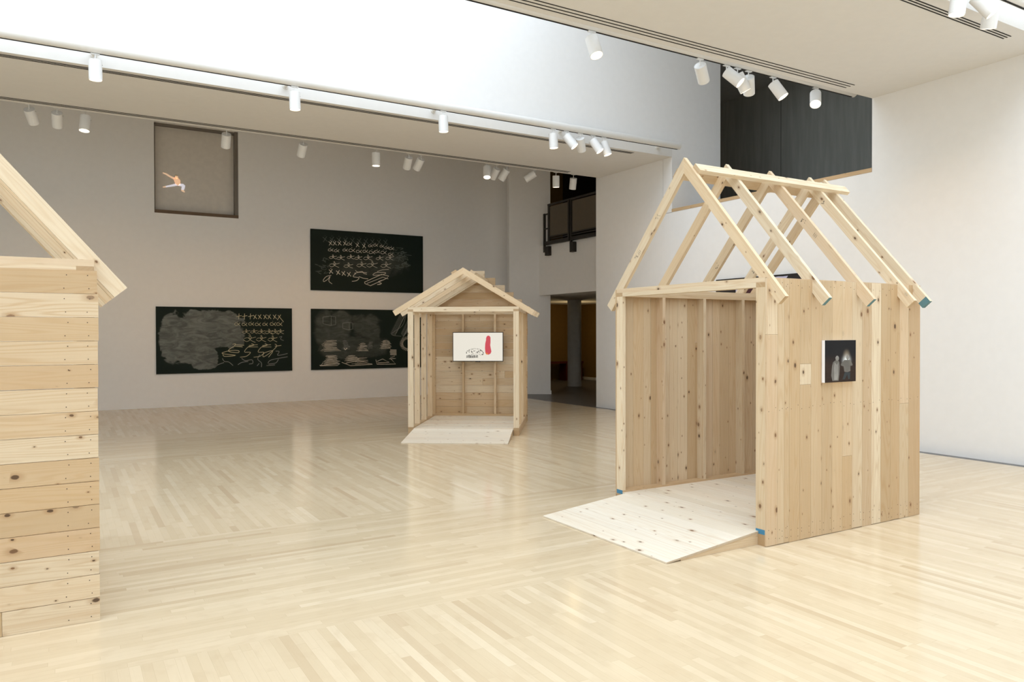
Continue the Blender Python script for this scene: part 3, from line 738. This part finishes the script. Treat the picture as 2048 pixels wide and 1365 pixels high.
# upper board
def mapU(x, y):
    k = (x-87)/985; top = 79+67*k; bot = 620+25*k
    return (k*2.995, (bot-y)/(bot-top)*1.508)
def drawU(mb, P_):
    line, X, alpha, bird = mkdraw(mapU)
    for x in range(205, 760, 58): X(mb, P_, x, 172+(x-205)*.05, 24, 'chalk_dim', True, .012)
    for x in (250, 285, 325, 370): X(mb, P_, x, 207, 19)
    for x, y in ((410, 212), (592, 228), (640, 222), (690, 235), (740, 243), (783, 248)): alpha(mb, P_, x, y, 19)
    X(mb, P_, 478, 222, 19); X(mb, P_, 535, 230, 19)
    for x, y in ((250, 264), (305, 272), (375, 268), (430, 268), (490, 276), (545, 276), (600, 280), (650, 280), (710, 290), (772, 300)): alpha(mb, P_, x, y, 24)
    for x, y in ((262, 328), (335, 334), (412, 330), (482, 334), (570, 338), (668, 342), (765, 340)): bird(mb, P_, x, y, 28)
    for x, y in ((280, 398), (400, 404), (508, 402), (605, 400), (722, 404)): bird(mb, P_, x, y, 34)
    for x, y in ((252, 455), (312, 464), (358, 472), (405, 480)): X(mb, P_, x, y, 20, dot=(x < 300), w=.016)
    line(mb, P_, [(255, 490), (215, 500), (190, 530), (195, 545), (225, 525), (245, 500), (235, 540), (262, 565)], .013)
    line(mb, P_, [(450, 470), (500, 462), (560, 466)], .012); line(mb, P_, [(460, 445), (480, 460), (520, 455), (530, 470), (560, 480)], .013)
    line(mb, P_, [(465, 470), (440, 500), (490, 510), (470, 535), (430, 542)], .015); line(mb, P_, [(490, 500), (530, 515), (570, 520)], .015, smooth=False)
    line(mb, P_, [(540, 548), (690, 480), (755, 495), (735, 515), (590, 580), (540, 560), (540, 545)], .015, smooth=False)
    line(mb, P_, [(610, 485), (640, 465), (725, 465), (700, 482), (615, 488)], .013); line(mb, P_, [(560, 560), (700, 505), (750, 520)], .012, smooth=False)
    line(mb, P_, [(700, 530), (660, 545), (690, 560), (650, 570), (680, 568)], .013); line(mb, P_, [(650, 455), (700, 440), (755, 435)], .012)
    for _ in range(34):
        x, y = rc.uniform(800, 930), rc.uniform(260, 420); line(mb, P_, [(x, y), (x+rc.uniform(-40, 40), y+rc.uniform(-25, 25)), (x+rc.uniform(-50, 50), y+rc.uniform(-20, 20))], .012, 'chalk_dim')
    for _ in range(14):
        x, y = rc.uniform(110, 230), rc.uniform(330, 470); line(mb, P_, [(x, y), (x+rc.uniform(-30, 40), y+rc.uniform(-25, 25)), (x+rc.uniform(-30, 50), y+rc.uniform(-20, 20))], .011, 'chalk_dim')
chalkboard('upper chalkboard with rows of small chalked figures, above the other two', 5.203, 2.718, [(1.5, .62, 1.0, .26, .13), (2.15, .8, .42, .20, .20)], drawU)
# lower left board
def mapL(x, y):
    k = (x-140)/1796; top = 157+25*k; bot = 1050-50*k
    return (k*2.995, (bot-y)/(bot-top)*1.508)
def drawL(mb, P_):
    line, X, alpha, bird = mkdraw(mapL)
    for x in (1200, 1275, 1355):
        line(mb, P_, [(x, 250), (x-6, 325)], .012, 'chalk_warm', False); line(mb, P_, [(x-35, 290), (x+35, 276)], .012, 'chalk_warm', False)
    for x in (1415, 1480, 1555, 1612, 1690): X(mb, P_, x, 292, 30, 'chalk_warm', False, .012)
    line(mb, P_, [(1725, 335), (1775, 265)], .012, 'chalk_warm', False); line(mb, P_, [(1735, 270), (1815, 360)], .012, 'chalk_warm', False)
    for x in (1175, 1270, 1360, 1455, 1555, 1660, 1755): alpha(mb, P_, x, 388, 40, 'chalk_warm', .011)
    for x in (1290, 1395, 1495, 1600, 1690, 1760): bird(mb, P_, x, 492, 42, 'chalk_warm', .010)
    for x in (1330, 1490, 1650): bird(mb, P_, x, 590, 58, 'chalk_warm', .011)
    line(mb, P_, [(1750, 560), (1790, 552), (1770, 585), (1815, 605)], .010, 'chalk_mid')
    line(mb, P_, [(1110, 655), (1150, 648), (1130, 680), (1075, 715), (1060, 750), (1180, 765), (1190, 740), (1100, 735), (990, 760), (985, 780), (1150, 800), (1010, 815), (980, 790)], .012, 'chalk_warm')
    line(mb, P_, [(1130, 680), (1245, 690)], .012, 'chalk_warm'); line(mb, P_, [(1140, 660), (1265, 668)], .011, 'chalk_warm')
    for ox in (0, 185):
        line(mb, P_, [(1365+ox, 645), (1400+ox, 665), (1320+ox, 690), (1270+ox, 755), (1350+ox, 760), (1300+ox, 810), (1210+ox, 825)], .011, 'chalk_warm'); line(mb, P_, [(1315+ox, 690), (1455+ox, 690)], .010, 'chalk_warm', False)
        line(mb, P_, [(1330+ox, 670), (1450+ox, 660)], .010, 'chalk_warm', False)
    line(mb, P_, [(1690, 650), (1715, 680), (1630, 760), (1530, 820), (1540, 770), (1660, 740), (1600, 825)], .011, 'chalk_warm'); line(mb, P_, [(1690, 680), (1780, 668)], .011, 'chalk_warm')
    for pts in ([(975, 840), (1000, 880), (1060, 890), (1115, 935)], [(905, 930), (940, 915), (995, 895)], [(1230, 840), (1280, 870), (1370, 860), (1380, 905), (1330, 915)], [(1180, 925), (1230, 895), (1320, 880)],
                [(1480, 790), (1450, 850), (1500, 900), (1500, 955)], [(1440, 940), (1470, 905)], [(1590, 905), (1640, 860), (1870, 818)], [(1600, 915), (1700, 900), (1740, 850)], [(1700, 745), (1750, 750), (1730, 800), (1870, 775)], [(1570, 935), (1690, 925)]):
        line(mb, P_, pts, .014, 'chalk_mid')
chalkboard('lower left chalkboard, half wiped with a big grey smear', 1.746, .752, [(.58, .80, .52, .58, .60), (1.30, 1.0, .58, .42, .56), (1.02, .32, .30, .24, .52), (1.72, .72, .16, .12, .5)], drawL)
# lower right board, partly behind the middle shed
def mapR(x, y): return ((x-94)/983*2.995, (1325-y)/542*1.508)
def drawR(mb, P_):
    line, X, alpha, bird = mkdraw(mapR)
    for x0, y0, w_, h_ in ((190, 845, 105, 85), (355, 900, 85, 70)):
        line(mb, P_, [(x0, y0+10), (x0+w_*.6, y0), (x0+w_, y0+8), (x0+w_, y0+h_-8), (x0+w_*.6, y0+h_), (x0, y0+h_-15), (x0, y0+10)], .010, 'chalk_mid', False); line(mb, P_, [(x0+w_*.65, y0), (x0+w_*.65, y0+h_)], .008, 'chalk_mid', False)
    def stack(x, y, w_, h_, n, m='chalk', skew=.3):
        for k in range(n):
            f = k/(n-1); ww = w_*(.55+.45*f)*rc.uniform(.75, 1.05); yy = y+h_*f; x += rc.uniform(-6, 6)
            line(mb, P_, [(x-ww*.5+rc.uniform(-6, 6), yy), (x+ww*.1, yy-h_/n*.6), (x+ww*.5, yy+rc.uniform(-3, 6)), (x-ww*.35, yy+rc.uniform(2, 8))], .0062, m, False)
    stack(258, 1068, 175, 88, 9); stack(375, 1070, 75, 70, 7, 'chalk_mid'); stack(520, 1095, 110, 65, 7); stack(600, 1085, 60, 50, 5, 'chalk_mid'); stack(735, 1070, 120, 70, 9, 'chalk')
    line(mb, P_, [(365, 1135), (375, 1150), (392, 1135)], .022, 'chalk', False)
    stack(255, 1200, 160, 75, 12); stack(430, 1205, 150, 45, 6); stack(510, 1230, 180, 50, 4)
    for pts in ([(160, 1285), (330, 1275), (310, 1290), (165, 1290), (190, 1262)], [(345, 1262), (420, 1295), (610, 1288), (500, 1250), (380, 1270)], [(640, 1245), (650, 1288), (818, 1290), (770, 1235)], [(655, 1275), (760, 1272), (700, 1240), (650, 1262)], [(760, 1240), (820, 1238), (770, 1225), (810, 1215)]):
        line(mb, P_, pts, .012, 'chalk', False)
    for k in range(7): line(mb, P_, [(768+rc.uniform(-6, 4), 1155+k*8), (826, 1157+k*8)], .010, 'chalk', False)
    for k in range(22):      # palm-like hatching
        f = k/21; x = 905-95*f; y = 830+195*f
        line(mb, P_, [(x-38, y-26), (x, y), (x+22, y-38)], .008, 'chalk_mid', False)
        x = 975-95*f; line(mb, P_, [(x-10, y-28), (x+4, y+6), (x+40, y-25)], .008, 'chalk_mid', False)
    line(mb, P_, [(915, 825), (880, 930), (780, 1010), (870, 1030)], .008, 'chalk_mid'); line(mb, P_, [(980, 860), (900, 1020), (875, 1050)], .008, 'chalk_mid')
    for k in range(26):
        a = math.pi*(.25+1.5*k/25); cx_, cy_ = 935, 1100
        line(mb, P_, [(cx_+48*math.cos(a), cy_+44*math.sin(a)), (cx_+78*math.cos(a+.2), cy_+70*math.sin(a+.2))], .009, 'chalk', False)
    for k in range(12): line(mb, P_, [(1010+rc.uniform(-8, 8), 840+k*16), (1050, 850+k*16)], .007, 'chalk_mid', False)
chalkboard('lower right chalkboard with chalked stacks and boxes, partly behind the middle shed', 5.207, .752, [(.55, 1.0, .50, .48, .24), (1.42, 1.05, .42, .34, .22), (1.1, .55, .95, .30, .20)], drawR)

# flat cut-out figure on the window blind
cf = thing('glowing_figure', 'small flat cut-out of a leaping man in white trousers, stuck on the high window', 'cutout', (1.93, YB+.205, 4.89))
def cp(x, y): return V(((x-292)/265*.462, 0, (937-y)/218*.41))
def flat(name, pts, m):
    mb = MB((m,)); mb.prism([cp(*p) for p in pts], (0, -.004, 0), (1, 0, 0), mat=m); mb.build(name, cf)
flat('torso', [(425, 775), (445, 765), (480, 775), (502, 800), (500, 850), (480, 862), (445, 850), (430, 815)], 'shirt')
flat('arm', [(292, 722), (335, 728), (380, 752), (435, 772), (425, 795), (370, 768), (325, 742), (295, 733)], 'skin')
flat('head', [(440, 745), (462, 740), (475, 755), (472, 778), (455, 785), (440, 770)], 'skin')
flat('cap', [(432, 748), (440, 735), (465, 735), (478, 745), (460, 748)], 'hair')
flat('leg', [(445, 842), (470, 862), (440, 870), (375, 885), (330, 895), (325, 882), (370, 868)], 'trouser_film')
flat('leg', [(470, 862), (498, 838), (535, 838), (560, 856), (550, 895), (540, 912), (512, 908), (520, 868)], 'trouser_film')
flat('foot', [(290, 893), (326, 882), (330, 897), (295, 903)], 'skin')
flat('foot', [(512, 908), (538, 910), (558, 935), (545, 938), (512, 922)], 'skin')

# ------------------------------------------------------------------ balcony railing (plane x = 10.93)
rl = thing('balcony_railing', 'dark steel balcony railing with mesh panels, seen through the tall opening', 'railing', (10.93, 13.3, 4.0))
def rb(name, a, b, m='steel'):
    mb = MB((m,)); mb.box(a, b, (0, 1, 0)); mb.build(name, rl)
rb('post', (-.02, 3.12, -.02), (.02, 3.20, 1.02)); rb('post', (-.02, 2.13, -.30), (.02, 2.20, 1.0)); rb('post', (-.05, 2.20, -.02), (-.01, 2.25, 1.0)); rb('post', (-.02, .3, -.3), (.02, .37, 1.0))
rb('outer_post', (-.03, 3.33, -.22), (.01, 3.40, .80))
rb('spacer', (-.03, 3.19, .76), (.01, 3.36, .79)); rb('spacer', (-.03, 3.19, .38), (.01, 3.36, .41))
rb('top_rail', (-.025, 0, .985), (.025, 3.2, 1.03)); rb('low_rail', (-.015, 0, .10), (.015, 3.2, .125)); rb('edge_beam', (-.03, 0, -.03), (.06, 3.38, .06)); rb('cross_rail', (-.012, 0, .155), (.012, 3.2, .185))
rb('mesh_panel', (-.006, 2.26, .185), (.006, 3.11, .955), 'mesh'); rb('mesh_panel', (-.006, .40, .185), (.006, 2.10, .955), 'mesh')
rb('bracket', (-.03, 3.16, -.31), (.07, 3.32, -.07)); rb('bracket', (-.03, 2.03, -.32), (.07, 2.19, -.07))

col = MB(('column',)); col.cyl((0, 0, 0), (0, 0, 2.66), .215, 32)
co = col.build('column', label='round grey column in the dark room beyond the tall opening', category='column'); co.location = (13.62, 19.1, 0)
bn = thing('bench', 'dark red bench against the ochre wall in the dark far room', 'bench', (15.0, 21.6, 0))
mb = MB(('red',)); mb.box((-.8, -.25, .60), (.62, .25, .66)); mb.build('seat', bn)
mb = MB(('red',)); mb.box((-.10, -.2, 0), (.6, .2, .60)); mb.build('leg', bn)
mb = MB(('red',)); mb.box((-.8, -.2, 0), (-.72, .2, .60)); mb.build('leg', bn)

# ------------------------------------------------------------------ light
def area(name, x0, x1, y0, y1, z, power, color):
    ld = bpy.data.lights.new(name, 'AREA'); ld.shape = 'RECTANGLE'; ld.size = x1-x0; ld.size_y = y1-y0; ld.energy = power; ld.color = color
    o = bpy.data.objects.new(name, ld); COL.objects.link(o); o.location = ((x0+x1)/2, (y0+y1)/2, z)
    return o
area('skylight_middle', -7.9, SKY_X, 6.8, 10.98, TOP+.1, 14.9*4.18*11.0, (0.885, 1.0, 1.12))
area('skylight_front', -7.9, 9.5, -1.4, 4.37, TOP+.1, 17.4*5.77*12.2, (0.885, 1.0, 1.12))

for nm, loc, w_, c_ in (('far_room_fill', (14.2, 19.9, 1.9), 15, (1.0, .72, .35)), ('upper_room_fill', (13.2, 18.6, 6.6), 10, (1.0, .75, .4))):  # unseen point lights added to brighten the two rooms beyond the opening
    ld = bpy.data.lights.new(nm, 'POINT'); ld.energy = w_; ld.color = c_; ld.shadow_soft_size = .12
    lo = bpy.data.objects.new(nm, ld); COL.objects.link(lo); lo.location = loc
wd = bpy.data.worlds.new('gallery_world'); bpy.context.scene.world = wd; wd.use_nodes = True
wd.node_tree.nodes['Background'].inputs[0].default_value = (1.0, 0.95, 0.88, 1); wd.node_tree.nodes['Background'].inputs[1].default_value = 0.02

# ------------------------------------------------------------------ camera
cam = bpy.data.cameras.new('camera'); cam.sensor_fit = 'HORIZONTAL'; cam.sensor_width = 36; cam.lens = 1504.1/2048*36
cam.clip_start = .05; cam.clip_end = 100
camo = bpy.data.objects.new('camera', cam); COL.objects.link(camo)
yaw, pit, rol = math.radians(59.2516), math.radians(-.602), math.radians(-.1248)
fwd0 = V((math.cos(yaw), math.sin(yaw), 0)); right = V((math.sin(yaw), -math.cos(yaw), 0)); up = V((0, 0, 1))
fwd = fwd0*math.cos(pit)+up*math.sin(pit); up2 = -fwd0*math.sin(pit)+up*math.cos(pit)
rr_ = right*math.cos(rol)+up2*math.sin(rol); uu = -right*math.sin(rol)+up2*math.cos(rol)
mt = Matrix((rr_, uu, -fwd)).transposed().to_4x4(); mt.translation = V((0, 0, 1.65)); camo.matrix_world = mt
sc_ = bpy.context.scene; sc_.camera = camo
sc_.view_settings.view_transform = 'Standard'; sc_.view_settings.look = 'None'; sc_.view_settings.gamma = 1
sc_.view_settings.exposure = 0.0; sc_.view_settings.use_curve_mapping = False
sc_.cycles.max_bounces = 10; sc_.cycles.diffuse_bounces = 6; sc_.cycles.glossy_bounces = 4
sc_.cycles.sample_clamp_indirect = 6.0
